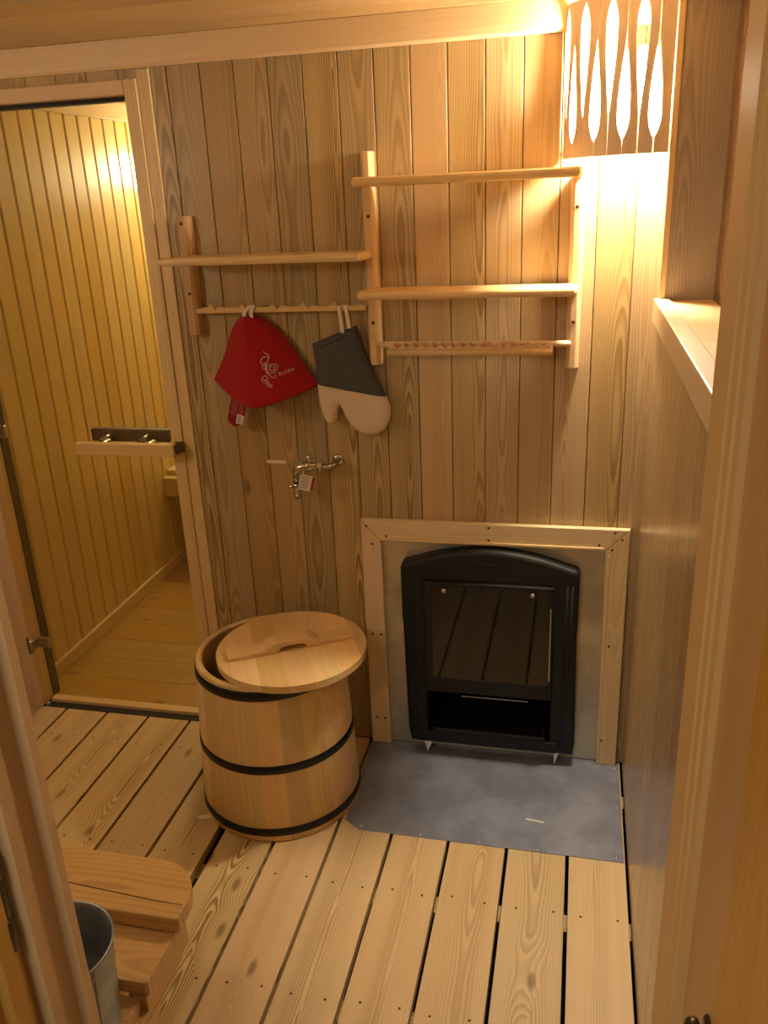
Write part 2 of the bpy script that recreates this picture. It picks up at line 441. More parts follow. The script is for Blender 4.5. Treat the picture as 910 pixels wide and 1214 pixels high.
# bench across the far end of the steam room
r = root('sauna_bench', 'pale wooden bench seen through the glass door, built against the far steam room wall', 'bench', (-1.1, 3.6, 0))
y = 3.37
b = MB(); b.box(SX, -.635, y, y+.04, .362, .455, 'x', .003, None, 'steam'); part(b, 'apron', 'steam', r)
for i in range(5):
    b = MB(); b.box(SX, -.635, 3.40+.105*i+.012, 3.40+.105*(i+1), .455, .48, 'x', .003, None, 'steam'); part(b, 'seat_slat', 'steam', r)
for xx in (-.70, -1.15):
    b = MB(); b.box(xx, xx+.04, 3.41, 3.45, .004, .455, 'z', .002, None, 'steam'); part(b, 'leg', 'steam', r)

# ------------------------------------------------------------------ frame and glass door
b = MB()
b.box(-1.163, -1.1265, YB-.012, YB+.09, 0, 1.941, 'z', .002, .5, 'trim')
b.box(-1.856, -1.796, YB-.012, YB+.055, 0, 1.941, 'z', .002, .3, 'trim')
b.box(-1.796, -1.1635, YB-.012, YB+.09, 1.905, 1.941, 'x', .002, .4, 'trim')
b.box(-1.1262, -1.092, YB-.006, YB+.012, 0, 1.962, 'z', .002, .42, 'trim')
b.box(-1.949, -1.857, YB-.012, YB+.012, 0, 1.962, 'z', .002, .42, 'trim')
b.box(-1.856, -1.79, YB+.056, YB+.09, 0, 1.941, 'z', .002, .35, 'gasket')
b.box(-1.79, -1.163, YB-.002, YB+.030, -.03, -.004, 'x', .001, .35, 'dust')
b.box(-1.79, -1.163, YB+.031, YB+.062, -.02, .008, 'x', .002, .35, 'trim')
b.box(-1.79, -1.163, YB+.02, YB+.06, 1.8955, 1.9045, 'x', .001, .35, 'dust')
tr6 = struct(b, 'trim_6', 'trim', 'pale wooden frame and threshold of the steam room doorway')

b = MB(); b.box(-1.786, -1.166, YB+.024, YB+.032, .016, 1.893, 'z', .0008, .5, 'glass')
door = b.build('door_1', 'glass'); door['kind'] = 'structure'; door['label'] = 'frameless glass door of the steam room'
dp = door
def dpart(mb, name, mat, label=None, parent=None):
    o = mb.build(name, mat, parent or dp)
    if label: o['label'] = label
    return o
b = MB(); b.box(-1.456, -1.137, 2.142, 2.166, .949, .985, 'x', .003, .5, 'rack', seg=2)
dpart(b, 'door_handle', 'rack', 'pale wooden bar handle on the outside of the glass')
for xx in (-1.39, -1.24):
    b = MB(); b.tube([(xx, 2.166, .967), (xx, YB+.024, .967)], .011, 14); dpart(b, 'handle_stud', 'steel')
b = MB(); b.box(-1.492, -1.226, 2.295, 2.320, .948, .988, 'x', .003, .1, 'brown', seg=2)
dpart(b, 'inner_handle', 'brown', 'dark brown wooden bar handle on the steam room side of the glass')
for xx in (-1.42, -1.29):
    b = MB(); b.tube([(xx, YB+.032, .968), (xx, 2.295, .968)], .009, 14); dpart(b, 'handle_stud', 'steel')
for zz in (.245, .995, 1.72):
    b = MB()
    b.box(-1.803, -1.793, YB-.0165, YB-.012, zz-.032, zz+.032, 'z', .001)
    b.box(-1.795, -1.782, YB-.018, YB+.020, zz-.018, zz+.018, 'z', .002)
    b.box(-1.784, -1.738, YB+.012, YB+.024, zz-.020, zz+.020, 'z', .003)
    b.tube([(-1.788, YB-.015, zz-.024), (-1.788, YB-.015, zz+.024)], .0055, 12)
    dpart(b, 'hinge', 'steel')
b = MB()   # magnetic roller catch screwed to the frame
b.lathe([(0, 0), (.013, 0), (.016, -.004), (.016, -.028), (.012, -.033), (0, -.033)], (-1.134, YB-.014, .968), 8, axis='y', smooth=False)
b.box(-1.150, -1.122, YB-.0165, YB-.012, .952, .984, 'z', .001)
cat = b.build('door_catch', 'darksteel', tr6); cat['label'] = 'small steel catch on the door frame'

# ------------------------------------------------------------------ entry frame the photo is taken from
b = MB()
pr = [(.1075, .72), (.1075, .655), (.1125, .652), (.1125, .628), (.1095, .625), (.1095, .604), (.1145, .600), (.1145, .578), (.1185, .574), (.1185, .497), (.19, .497), (.19, .72)]
b.prism([(.1075, .72), (.1075, .650), (.1095, .648), (.1095, .640), (.1085, .638), (.1085, .622), (.1105, .620), (.1105, .614), (.1095, .612), (.1095, .594), (.1150, .592), (.19, .592), (.19, .72)], 0, ZC-.002, 'z', 'z', mat='jamb')
b.prism([(.1150, .5915), (.1150, .482), (.19, .482), (.19, .5915)], 0, ZC-.002, 'z', 'z', mat='jambsmooth')
b.prism([(.1135, .4785), (.1135, .36), (.19, .36), (.19, .4785)], 0, ZC-.002, 'z', 'z', bid=.83, mat='orange')
jr = struct(b, 'trim_8', 'jamb', 'stepped wooden jamb on the right of the entry opening')
# latch knob
b = MB(); b.lathe([(0, 0), (.013, 0), (.013, -.002), (.011, -.0035), (0, -.0035)], (.115, .490, 1.034), 28, axis='x')
b.lathe([(.005, -.003), (.005, -.006), (.0095, -.008), (.0105, -.012), (.0085, -.016), (.004, -.018), (0, -.0185)], (.115, .490, 1.034), 28, axis='x')
o = b.build('latch_knob', 'bronze', jr); o['label'] = 'dark bronze round latch knob'
b = MB()
b.prism([(-.610, .72), (-.604, .714), (-.604, .700), (-.618, .697), (-.618, .660), (-.612, .657), (-.612, .645), (-.628, .640), (-.628, .72)], 0, ZC-.002, 'z', 'z', bid=.3, mat='jamb')
b.prism([(-.6285, .72), (-.6285, .632), (-.622, .628), (-.622, .600), (-.634, .596), (-.634, .560), (-.71, .560), (-.71, .72)], 0, ZC-.002, 'z', 'z', bid=.45, mat='orange')
b.box(-.75, -.7105, .675, .72, 0, ZC-.002, 'z', .002, .5, 'jamb')
jl = struct(b, 'trim_9', 'jamb', 'wooden jamb on the left of the entry opening')
hx, hy = -.628, .628
b = MB()
b.tube([(hx, hy, .815), (hx, hy, .818), (hx, hy, .86), (hx, hy, .862)], [.006, .0085, .0085, .007], 16)
b.tube([(hx, hy, .861), (hx, hy, .866), (hx, hy, .915), (hx, hy, .920)], [.006, .0075, .0075, .006], 16)
b.tube([(hx, hy, .919), (hx, hy, .921), (hx, hy, .955), (hx, hy, .962)], [.006, .0085, .0085, .005], 16)
b.box(-.634, -.6315, .590, .628, .83, .95, 'z', .0008)
o = b.build('barrel_hinge', 'darksteel', jl); o['label'] = 'dark steel barrel hinge'
# lintel of the entry
b = MB(); b.box(-.71, .19, .56, .72, 1.985, ZC-.001, 'x', .002, .4, 'jamb'); struct(b, 'trim_10', 'jamb')

# ------------------------------------------------------------------ wooden wall rack
r = root('wall_rack', 'pale wooden wall rack with three staggered shelves, peg rail and round-edged posts', 'shelf rack', (-.53, 2.2, 1.2))
def post(x0, x1, z0, z1, screws, mat):
    b = MB(); xm = (x0+x1)/2; w = (x1-x0)/2
    prof = [(x0, 2.199), (x0, 2.178), (x0+.004, 2.171), (xm-w*.4, 2.1665), (xm+w*.4, 2.1665), (x1-.004, 2.171), (x1, 2.178), (x1, 2.199)]
    b.prism(prof, z0, z1, 'z', 'z', bev=.002, mat=mat)
    o = part(b, 'post', mat, r, 'birch post with shade painted into its colour' if mat == 'post' else None)
    for sz in screws:
        bb = MB(); bb.lathe([(0, -.0015), (.0035, -.0015), (.0045, -.0005), (.0045, .002)], (xm, 2.1665, sz), 12, axis='y')
        s = bb.build('screw', 'screw', o); s.data.transform(Matrix.Translation(-Vector(r.location)))
post(-1.057, -1.019, 1.296, 1.607, (1.588, 1.408), 'post')  # left post, darkened in colour to stand for shade
post(-.545, -.514, 1.213, 1.739, (1.588, 1.325), 'rack')
post(-.034, -.001, 1.205, 1.66, (1.592, 1.322), 'rack')
def shelf(x0, x1, z0, z1, fl, fr, yf=2.045, mat='rack'):
    b = MB(); zm = (z0+z1)/2
    # plan outline: front corners flare out from the posts; then the front edge is rounded
    tb = bmesh.new()
    def ring(off, z):
        return [tb.verts.new((x, y, z)) for x, y in ((x0+fl+off*.5, 2.1662), (x0+off, yf+.03), (x0+.012+off, yf+off), (x1-.006-off, yf+off), (x1-off, yf+.012), (x1-fr-off*.5, 2.1662))]
    zs = [(.004, z0), (.001, z0+.004), (0, zm), (.001, z1-.004), (.004, z1)]
    R = [ring(a, z) for a, z in zs]
    tb.faces.new(R[0][::-1]); tb.faces.new(R[-1])
    for i in range(4):
        for j in range(6): tb.faces.new((R[i][j], R[i][(j+1) % 6], R[i+1][(j+1) % 6], R[i+1][j]))
    bmesh.ops.recalc_face_normals(tb, faces=tb.faces)
    b.absorb(tb, 'x', None, mat); return part(b, 'shelf', mat, r)
shelf(-1.068, -.524, 1.489, 1.508, .030, 0)
shelf(-.548, -.010, 1.397, 1.415, .024, 0)
shelf(-.545, -.008, 1.657, 1.678, .020, 0)
# peg rail with carved hooks
b = MB(); top = [(-.53, 1.371)]
bx = [-.617, -.702, -.787, -.873, -.965]
pts = []
for x in bx:
    pts += [(x+.030, 1.3705), (x+.012, 1.3735), (x+.006, 1.3725), (x, 1.3650), (x-.006, 1.3700), (x-.013, 1.3800), (x-.016, 1.3800), (x-.020, 1.3730), (x-.034, 1.3705)]
poly = [(-.545, 1.371)]+pts+[(-1.012, 1.3695), (-1.022, 1.366), (-1.022, 1.358), (-1.014, 1.3555), (-.545, 1.3575)]
b.prism(poly, 2.160, 2.174, 'y', 'x', bev=.002, mat='rack')
b.tube([(-1.016, 2.167, 1.3625), (-1.016, 2.19, 1.3625)], .004, 8, 'rack')
part(b, 'peg_rail', 'rack', r)
# lower right: round dowel and the notched bar in front of it
b = MB(); b.tube([(-.514, 2.168, 1.268), (-.508, 2.168, 1.268), (-.028, 2.168, 1.268), (-.022, 2.168, 1.268)], [.006, .0082, .0082, .006], 16, 'rack', 'x')
part(b, 'dowel_rail', 'rack', r)
b = MB(); n = 17; x0, x1 = -.482, -.066; st = (x1-x0)/n; pts = []
for i in range(n):
    a = x0+i*st; pts += [(a, 1.266), (a+st*.45, 1.2735), (a+st*.62, 1.2735), (a+st*.85, 1.2655)]
b.prism(pts+[(x1, 1.2655), (x1, 1.2605), (x0, 1.2605)], 2.128, 2.1605, 'y', 'x', mat='rack')
b.tube([(x0-.001, 2.125, 1.2545), (x1+.001, 2.125, 1.2545)], .0085, 14, 'rack', 'x')
part(b, 'notched_rail', 'rack', r)

# ------------------------------------------------------------------ red felt hat
r = root('felt_sauna_hat', 'red felt bell-shaped sauna hat with pale swirl print, hanging from the peg rail', 'hat', (-.85, 2.15, 1.36))
tb = bmesh.new(); prof = [(0, 1.349, -.876, .010), (.02, 1.347, -.876, .022), (.08, 1.337, -.873, .040), (.2, 1.316, -.866, .063), (.34, 1.290, -.860, .083), (.5, 1.256, -.854, .101), (.66, 1.224, -.852, .119), (.82, 1.196, -.850, .137), (1., 1.170, -.847, .157)]
N = 64; rings = []; XK = -.03
for s_, z, cx_, hw in prof:
    ring = []; dep = .030+.078*s_**.85
    for j in range(N):
        if j < 44:      # front, left end to right end, with the ridge where two panels meet
            x = -math.cos(PI*j/44); d = (XK-x)/(XK+1) if x < XK else (x-XK)/(1-XK)
            yy = -(1-d**1.45)*(1 if x < XK else 1)
        else:
            x = math.cos(PI*(j-44)/20); yy = .12*math.sin(PI*(j-44)/20)
        ring.append((cx_+hw*x, 2.182+dep*yy, z-.050*s_*max(0, -yy)-(.007+.007*x)*s_))
    rings.append(ring)
vr = [[tb.verts.new(p) for p in ring] for ring in rings]
for i in range(len(vr)-1):
    for j in range(N): tb.faces.new((vr[i][j], vr[i][(j+1) % N], vr[i+1][(j+1) % N], vr[i+1][j]))
tb.faces.new(vr[0])
bmesh.ops.recalc_face_normals(tb, faces=tb.faces)
b = MB(); b.absorb(tb, 'z', .5, 'red', True)
hat = part(b, 'crown', 'red', r)
sol = hat.modifiers.new('t', 'SOLIDIFY'); sol.thickness = .003; sol.offset = -1
ss = hat.modifiers.new('s', 'SUBSURF'); ss.levels = 1; ss.render_levels = 1
bvh_bm = bmesh.new(); bvh_bm.from_mesh(hat.data); bvh = BVHTree.FromBMesh(bvh_bm)
def onhat(x, z, off=.0012):
    loc = bvh.ray_cast(Vector((x, 1.8, z))-r.location, Vector((0, 1, 0)))[0]
    return (loc+r.location-Vector((0, off, 0))) if loc else Vector((x, 2.05, z))
b = MB(); b.tube([onhat(-.877+.024*s0, 1.335-.17*s0, .0) for s0 in [i/14 for i in range(15)]], .0012, 6); part(b, 'seam', 'red', r)
b = MB()
for dx in (-.012, .012):
    pts = [Vector((-.873+dx*.8, 2.160, 1.342)), Vector((-.871+dx*.8, 2.152, 1.357)), Vector((-.860+dx*.4, 2.156, 1.3745)), Vector((-.861, 2.168, 1.381))]
    for i in range(3):
        p, q = pts[i], pts[i+1]; w = .0055
        f = [p+Vector((-w, 0, 0)), p+Vector((w, 0, 0)), q+Vector((w, 0, 0)), q+Vector((-w, 0, 0))]
        t2 = bmesh.new(); lo = [t2.verts.new(v) for v in f]; hi = [t2.verts.new(v+Vector((0, .0015, 0))) for v in f]
        t2.faces.new(lo); t2.faces.new(hi)
        for j in range(4): t2.faces.new((lo[j], lo[(j+1) % 4], hi[(j+1) % 4], hi[j]))
        bmesh.ops.recalc_face_normals(t2, faces=t2.faces); b.absorb(t2, 'z', .5, 'white')
part(b, 'hanging_loop', 'white', r, 'white tape loop')
# swirl print and lettering lie on the felt
def spiral(cx_, cz, r0, r1, a0, a1, n=26):
    return [(cx_+(r0+(r1-r0)*i/n)*math.cos(a0+(a1-a0)*i/n), cz+(r0+(r1-r0)*i/n)*math.sin(a0+(a1-a0)*i/n)) for i in range(n+1)]
EX, EZ = -.806, 1.214
def erel(px, py): return (EX+(px-492)*.00034, EZ-(py-500)*.00036)
cur = []
c0 = erel(492, 500)
cur.append((spiral(*c0, .0025, .0125, 0, 3.4*PI), .0015))
cur.append((spiral(*c0, .0125, .0145, PI*.9, 2.3*PI, 18), .0012))
cur.append(([erel(*p) for p in ((430, 375), (440, 392), (462, 402), (470, 425), (462, 452), (452, 475), (450, 505), (462, 535), (490, 560), (515, 575))], .002))
cur.append(([erel(*p) for p in ((470, 425), (445, 415), (422, 425), (415, 448), (424, 468), (440, 470), (444, 455))], .0017))
cur.append((spiral(*erel(437, 485), .001, .008, 0, 2.6*PI), .0012))
cur.append(([erel(*p) for p in ((515, 575), (524, 560), (512, 545))], .0014))
cur.append((spiral(*erel(450, 572), .002, .011, PI, 3.6*PI), .0014))
cur.append(([erel(*p) for p in ((425, 560), (435, 575), (455, 590), (470, 612), (480, 632), (496, 636), (497, 622), (485, 612))], .0018))
cur.append(([erel(*p) for p in ((465, 590), (478, 598), (474, 612), (455, 622))], .0013))
b = MB()
for pts, w in cur:
    n = len(pts)
    b.tube([onhat(x, z, .0006) for x, z in pts], [w*(.35+.65*math.sin(PI*min(max((i+.4)/n, .05), .95))) for i in range(n)], 6, 'emblem')
part(b, 'swirl_print', 'emblem', r, 'pale swirling ornament')
def textmesh(body, size, fn, name, mat, parent, extr=.0):
    cu = bpy.data.curves.new('t', 'FONT'); cu.body = body; cu.size = size; cu.resolution_u = 2
    to = bpy.data.objects.new('t', cu); C.objects.link(to)
    dg = bpy.context.evaluated_depsgraph_get(); me = bpy.data.meshes.new_from_object(to.evaluated_get(dg))
    bm = bmesh.new(); bm.from_mesh(me); bmesh.ops.triangulate(bm, faces=bm.faces)
    for v in bm.verts: v.co = fn(v.co.x, v.co.y)
    bpy.data.objects.remove(to); bpy.data.curves.remove(cu)
    me.clear_geometry(); bm.to_mesh(me); bm.free(); me.name = name; me.materials.clear(); me.materials.append(M[mat])
    o = bpy.data.objects.new(name, me); C.objects.link(o); o.parent = parent; return o
ta = math.radians(14)
def tf(x, y):
    p = onhat(-.789+x*math.cos(ta)-y*math.sin(ta), 1.192+x*math.sin(ta)+y*math.cos(ta), .0012); return p-r.location
textmesh('RUSSIA', .0122, tf, 'lettering', 'emblem', r)
# swing tag
tg = MB(); A = math.radians(17); tc = Vector((-.933, 2.150, 1.085))
mt = Matrix.Translation(tc) @ Matrix.Rotation(A, 4, 'Y')
tg.prism([(-.020, .042), (.028, .042), (.028, -.030), (.004, -.043), (-.008, -.043), (-.020, -.026)], -.0008, .0008, 'y', 'z', mtx=mt, mat='reddark')
o = part(tg, 'swing_tag', 'reddark', r, 'dark red card swing tag')
def sub(mb, name, mat, par):
    s = mb.build(name, mat, par); s.data.transform(Matrix.Translation(-Vector(r.location))); return s
tg = MB(); tg.prism([(-.013, -.0345), (.004, -.0435), (-.008, -.0435), (-.0145, -.034)], -.0012, -.0008, 'y', 'z', mtx=mt, mat='orangecard'); sub(tg, 'tag_corner', 'orangecard', o)
tg = MB()
for i in range(8): tg.box(-.014, -.014+random.uniform(.014, .02), -.0013, -.0008, .030-i*.0055, .0315-i*.0055, 'x', 0, .5, 'pinkline', mtx=mt)
for i in range(7): tg.box(.008, .008+random.uniform(.010, .016), -.0013, -.0008, .030-i*.0055, .0312-i*.0055, 'x', 0, .5, 'pinkline', mtx=mt)
sub(tg, 'tag_print', 'pinkline', o)
tg = MB(); tg.box(.006, .027, -.0014, -.0008, -.031, -.004, 'x', 0, .5, 'paper', mtx=mt)
for i in range(9): tg.box(.0095+(i % 2)*.0, .0195+.0, -.0018, -.0014, -.026+i*.0021, -.0252+i*.0021-(i % 3)*.0003, 'x', 0, .5, 'barcode', mtx=mt)
sub(tg, 'price_sticker', 'paper', o)

# ------------------------------------------------------------------ oven mitt
r = root('oven_mitt', 'charcoal and cream oven mitt hanging by two white loops right of the red hat', 'mitt', (-.6, 2.16, 1.37))
def wp(px, py, y=2.15):   # crop pixel -> world on the plane of the mitt (fixed constants from the survey)
    X = 180+px/2.844; Z = 240+py/2.844
    R_ = Vector((.97483105, .21891302, -.042208)); U_ = Vector((-.03875671, .35283749, .93488161)); F_ = Vector((-.21955032, .90971578, -.35244129))
    d = R_*(X-455)-U_*(Z-607)+F_*994.72; d *= y/d.y
    return (d.x, d.z+1.635)
out = [(535, 480), (610, 448), (683, 418), (700, 490), (720, 530), (742, 575), (765, 620), (785, 658), (798, 690), (800, 718), (793, 748), (778, 772), (755, 786), (730, 790), (705, 785), (682, 770), (665, 755), (648, 728), (637, 702), (627, 686), (621, 705), (618, 730), (610, 748), (598, 752), (583, 743), (573, 728), (562, 695), (556, 655), (552, 615), (545, 545)]
outw = [wp(*p) for p in out]
cutA, cutB = wp(552, 615), wp(785, 658)
def dist_out(p):
    best = 9
    for i in range(len(outw)):
        a, c = Vector(outw[i]), Vector(outw[(i+1) % len(outw)]); d = c-a; tt = max(0, min(1, (Vector(p)-a).dot(d)/d.length_squared))
        best = min(best, (a+d*tt-Vector(p)).length)
    return best
def inside(p, poly):
    c = False; j = len(poly)-1
    for i in range(len(poly)):
        if (poly[i][1] > p[1]) != (poly[j][1] > p[1]) and p[0] < (poly[j][0]-poly[i][0])*(p[1]-poly[i][1])/(poly[j][1]-poly[i][1])+poly[i][0]: c = not c
        j = i
    return c
def puffy(poly, mat, name, lift=0.):
    dense = []
    for i in range(len(poly)):
        a, c = Vector(poly[i]), Vector(poly[(i+1) % len(poly)]); n = max(1, int((c-a).length/.006))
        dense += [tuple(a.lerp(c, k/n)) for k in range(n)]
    pts = [Vector(p) for p in dense]; n0 = len(pts)
    xs_ = [p[0] for p in dense]; zs_ = [p[1] for p in dense]; x = min(xs_)
    while x < max(xs_):
        z = min(zs_)
        while z < max(zs_):
            if inside((x, z), dense) and min((Vector((x, z))-q).length for q in pts[:n0]) > .004: pts.append(Vector((x, z)))
            z += .007
        x += .007
    vs, es, fs = delaunay_2d_cdt(pts, [(i, (i+1) % n0) for i in range(n0)], [], 1, 1e-6)[:3]
    tb = bmesh.new(); th = .017
    def hgt(v):
        d = min(dist_out(v), .04)/.04; return .002+th*math.sqrt(max(0, 1-(1-d)**2))*.8 + .0012*math.sin(v[0]*90+v[1]*60)*d
    F_ = [tb.verts.new((v[0], 2.168-hgt(v)-lift, v[1])) for v in vs]; B_ = [tb.verts.new((v[0], 2.170+hgt(v)*.5+lift, v[1])) for v in vs]
    for f in fs:
        tb.faces.new([F_[i] for i in f]); tb.faces.new([B_[i] for i in f][::-1])
    bd = [e for e in tb.edges if len(e.link_faces) == 1]
    bmesh.ops.bridge_loops(tb, edges=bd)
    bmesh.ops.recalc_face_normals(tb, faces=tb.faces)
    b = MB(); b.absorb(tb, 'z', .5, mat, True); return part(b, name, mat, r)
upper = [p for p in outw[:8]]+[outw[28], outw[29]]
lower = [outw[7]]+outw[8:29]
puffy(upper, 'cloth', 'cuff', .0015)
puffy(lower, 'cream', 'hand')
b = MB(); a, c = wp(540, 497, 2.15), wp(684, 436, 2.15)
b.tube([(a[0]+(c[0]-a[0])*i/12, 2.166-.0145*math.sin(PI*max(.02, min(.98, i/12)))**.5-.002, a[1]+(c[1]-a[1])*i/12) for i in range(13)], .0012, 6)
part(b, 'cuff_stitching', 'cloth', r)
for (p0, p1, nm) in (((642, 440), (629, 348), 0), ((665, 425), (651, 350), 1)):
    b = MB(); a, c = wp(*p0, 2.155), wp(*p1, 2.155)
    f = [(a[0]-.005, a[1]), (a[0]+.005, a[1]), (c[0]+.004, c[1]), (c[0]-.004, c[1])]
    b.prism(f, 2.154+nm*.001, 2.1555+nm*.001, 'y', 'z', mat='white'); part(b, 'hanging_loop', 'white', r, 'white tape loop')

# ------------------------------------------------------------------ water tap
r = root('water_tap', 'small chrome water tap with lever and paper tag on the back wall below the mitt', 'tap', (-.72, 2.2, .94))
b = MB()
b.lathe([(0, 0), (.017, 0), (.016, -.003), (.0105, -.006), (0, -.006)], (-.658, 2.199, .938), 24, axis='y')
pts = [(-.658, 2.198, .938), (-.656, 2.165, .938), (-.658, 2.150, .937), (-.664, 2.142, .936), (-.672, 2.140, .935), (-.690, 2.140, .935)]
fine = []
for i in range(len(pts)-1):
    for k in range(6): fine.append(Vector(pts[i]).lerp(Vector(pts[i+1]), k/6))
b.tube(fine, [.0088 if i % 2 else .0068 for i in range(len(fine))], 14)
part(b, 'connector', 'chrome', r)
b = MB(); b.tube([(-.686, 2.14, .935), (-.687, 2.14, .935), (-.701, 2.14, .935), (-.702, 2.14, .935)], [.010, .0135, .0135, .010], 6, smooth=False)
part(b, 'hex_nut', 'chrome', r)
b = MB(); b.tube([(-.700, 2.14, .935), (-.712, 2.14, .936), (-.720, 2.138, .936), (-.740, 2.136, .934), (-.757, 2.134, .931), (-.764, 2.134, .922), (-.766, 2.134, .91)], [.0075, .009, .0125, .0125, .0095, .0095, .0085], 16)
b.lathe([(0, -.014), (.008, -.013), (.0125, -.006), (.0125, .006), (.008, .013), (0, .014)], (-.728, 2.136, .935), 20, axis='z')
part(b, 'valve_body', 'chrome', r)
b = MB(); b.tube([(-.722, 2.134, .945), (-.722, 2.134, .958)], .0055, 12)
b.lathe([(.005, .0), (.0088, .003), (.0098, .009), (.008, .015), (.004, .018), (0, .0185)], (-.722, 2.134, .953), 18, axis='z')
part(b, 'knob', 'chrome', r)
b = MB(); b.tube([(-.765, 2.134, .915), (-.766, 2.134, .912), (-.766, 2.134, .885)], [.0075, .009, .009], 14)
b.lathe([(.009, .885), (.0105, .884), (.0105, .868), (.009, .866), (.0085, .861), (.0095, .860), (.0095, .857), (.0085, .856), (.0085, .852), (.0095, .851), (.0095, .848), (.0085, .847), (.0085, .841), (.006, .841), (.006, .87)], (-.766, 2.134, 0), 18)
b.tube([(-.775, 2.130, .876), (-.787, 2.128, .876)], .0032, 8)
part(b, 'spout', 'chrome', r)
b = MB(); b.tube([(-.735, 2.130, .944), (-.757, 2.126, .945), (-.778, 2.120, .948), (-.786, 2.116, .952)], [.0035, .003, .003, .003], 10)
part(b, 'lever', 'chrome', r)
b = MB(); b.tube([(-.784, 2.117, .9515), (-.787, 2.116, .952), (-.835, 2.108, .955), (-.838, 2.107, .955)], [.0032, .0046, .0046, .003], 12)
part(b, 'lever_grip', 'paper', r, 'white plastic grip')
b = MB(); mt = Matrix.Translation((-.7325, 2.116, .892)) @ Matrix.Rotation(math.radians(16), 4, 'Y') @ Matrix.Rotation(math.radians(14), 4, 'Z')
b.box(-.018, .016, -.0005, .0005, -.022, .024, 'z', 0, .5, 'paper', mtx=mt)
for i in range(6): b.box(-.014, .010-.003*(i % 2), -.0009, -.0005, .017-i*.0062, .0185-i*.0062, 'x', 0, .5, 'barcode', mtx=mt)
o = part(b, 'paper_tag', 'paper', r, 'white printed paper tag')
b = MB(); b.box(.012, .024, .001, .002, -.018, .020, 'z', 0, .5, 'redpaper', mtx=mt)
s = b.build('red_tag', 'redpaper', r); s.data.transform(Matrix.Translation(-Vector(r.location)))
b = MB(); b.tube([(-.735, 2.121, .930), (-.738, 2.117, .922), (-.7355, 2.116, .913)], .0007, 6); part(b, 'tag_string', 'paper', r)

# ------------------------------------------------------------------ stove front
r = root('wood_stove', 'black cast-iron stove front with glass door set in a metal sheet and wooden surround', 'stove', (-.22, 2.2, 0))
b = MB(); zs0, zs1 = .003, .705
b.box(-.548, -.432, 2.1965, 2.1985, zs0, zs1, 'z', 0, .5, 'sheet'); b.box(-.01, .10, 2.1965, 2.1985, zs0, zs1, 'z', 0, .5, 'sheet')
b.box(-.432, -.01, 2.1965, 2.1985, .60, zs1, 'z', 0, .5, 'sheet'); b.box(-.432, -.01, 2.1965, 2.1985, zs0, .0825, 'z', 0, .5, 'sheet')
part(b, 'metal_sheet', 'sheet', r, 'galvanised metal sheet around the stove front')
Y0, Y1 = 2.178, 2.1962
for nm, poly in (('top', [(-.597, .766), (.152, .766), (.090, .701), (-.538, .701)]),):
    b = MB(); b.prism(poly, Y0, Y1, 'y', 'x', bev=.002, mat='trim'); b.box(-.530, .085, Y0-.004, Y0, .704, .712, 'x', .001, None, 'trim'); part(b, 'surround_board', 'trim', r)
b = MB(); b.prism([(-.597, .765), (-.539, .700), (-.539, .406), (-.597, .406)], Y0, Y1, 'y', 'z', bev=.0015, mat='trim'); part(b, 'surround_board', 'trim', r)
b = MB(); b.prism([(-.597, .405), (-.539, .405), (-.536, .003), (-.597, .003)], Y0, Y1, 'y', 'z', bev=.0015, mat='trim'); part(b, 'surround_board', 'trim', r)
b = MB(); b.prism([(.152, .765), (.153, .003), (.097, .003), (.091, .700)], Y0, Y1, 'y', 'z', bev=.0015, mat='trim')
b.box(.099, .104, Y0-.002, Y0+.001, .01, .69, 'z', .0008, None, 'trim'); part(b, 'surround_board', 'trim', r)
for (x, z) in ((-.581, .745), (-.523, .717), (-.565, .690), (-.228, .755), (-.228, .718), (.113, .757), (.073, .719), (.133, .738), (.108, .706), (-.578, .394), (-.552, .394), (-.578, .096), (-.552, .096), (.114, .408), (.108, .088)):
    b = MB(); b.lathe([(0, -.0016), (.0026, -.0013), (.0038, 0), (.0038, .001)], (x, Y0, z), 12, axis='y'); part(b, 'screw', 'screw', r)

# cast front: arch outline with openings for the fire door and the ash pan
def arch(x0, x1, z0, zs, zt, rc=.03, n=20):
    pts = [(x0+.016, z0), (x0+.008, z0+.04), (x0+.002, .45), (x0, .47), (x0, zs-.012)]
    for i in range(6): a = PI-PI/2*i/5*.75; pts.append((x0+.02+.02*math.cos(a), zs-.012+.02*math.sin(a)))
    for i in range(1, n):
        t = i/n; pts.append((x0+.022+(x1-x0-.044)*t, zs+.008+(zt-zs-.008)*(1-(2*t-1)**2)))
    for i in range(6): a = PI/8+PI/2*.75*(1-i/5)-PI/8; pts.append((x1-.02+.02*math.cos(a), zs-.012+.02*math.sin(a)))
    pts += [(x1, zs-.012), (x1, .47), (x1-.002, .45), (x1+.004, z0+.04), (x1, z0)]
    return pts
YF = 2.152
oxo0, oxo1, ozo0, ozo1 = -.412, -.040, .085, .600     # combined recess
outer = arch(-.480, .026, .040, .640, .694)
b = MB(); tb = bmesh.new()
hole = [(oxo0, ozo0), (oxo1, ozo0), (oxo1, ozo1), (oxo0, ozo1)]
def resample(poly, y):
    return [tb.verts.new((p[0], y, p[1])) for p in poly]
def shrink(poly, d):
    cx_ = sum(p[0] for p in poly)/len(poly); cz_ = (.04+.694)/2
    return [(cx_+(p[0]-cx_)*(1-d/.25), cz_+(p[1]-cz_)*(1-d/.33)) for p in poly]
L0 = resample(outer, 2.196); L1 = resample(outer, YF+.010); L2 = resample(shrink(outer, .004), YF+.003); L3 = resample(shrink(outer, .010), YF)
n = len(outer)
for A_, B_ in ((L0, L1), (L1, L2), (L2, L3)):
    for i in range(n): tb.faces.new((A_[i], A_[(i+1) % n], B_[(i+1) % n], B_[i]))
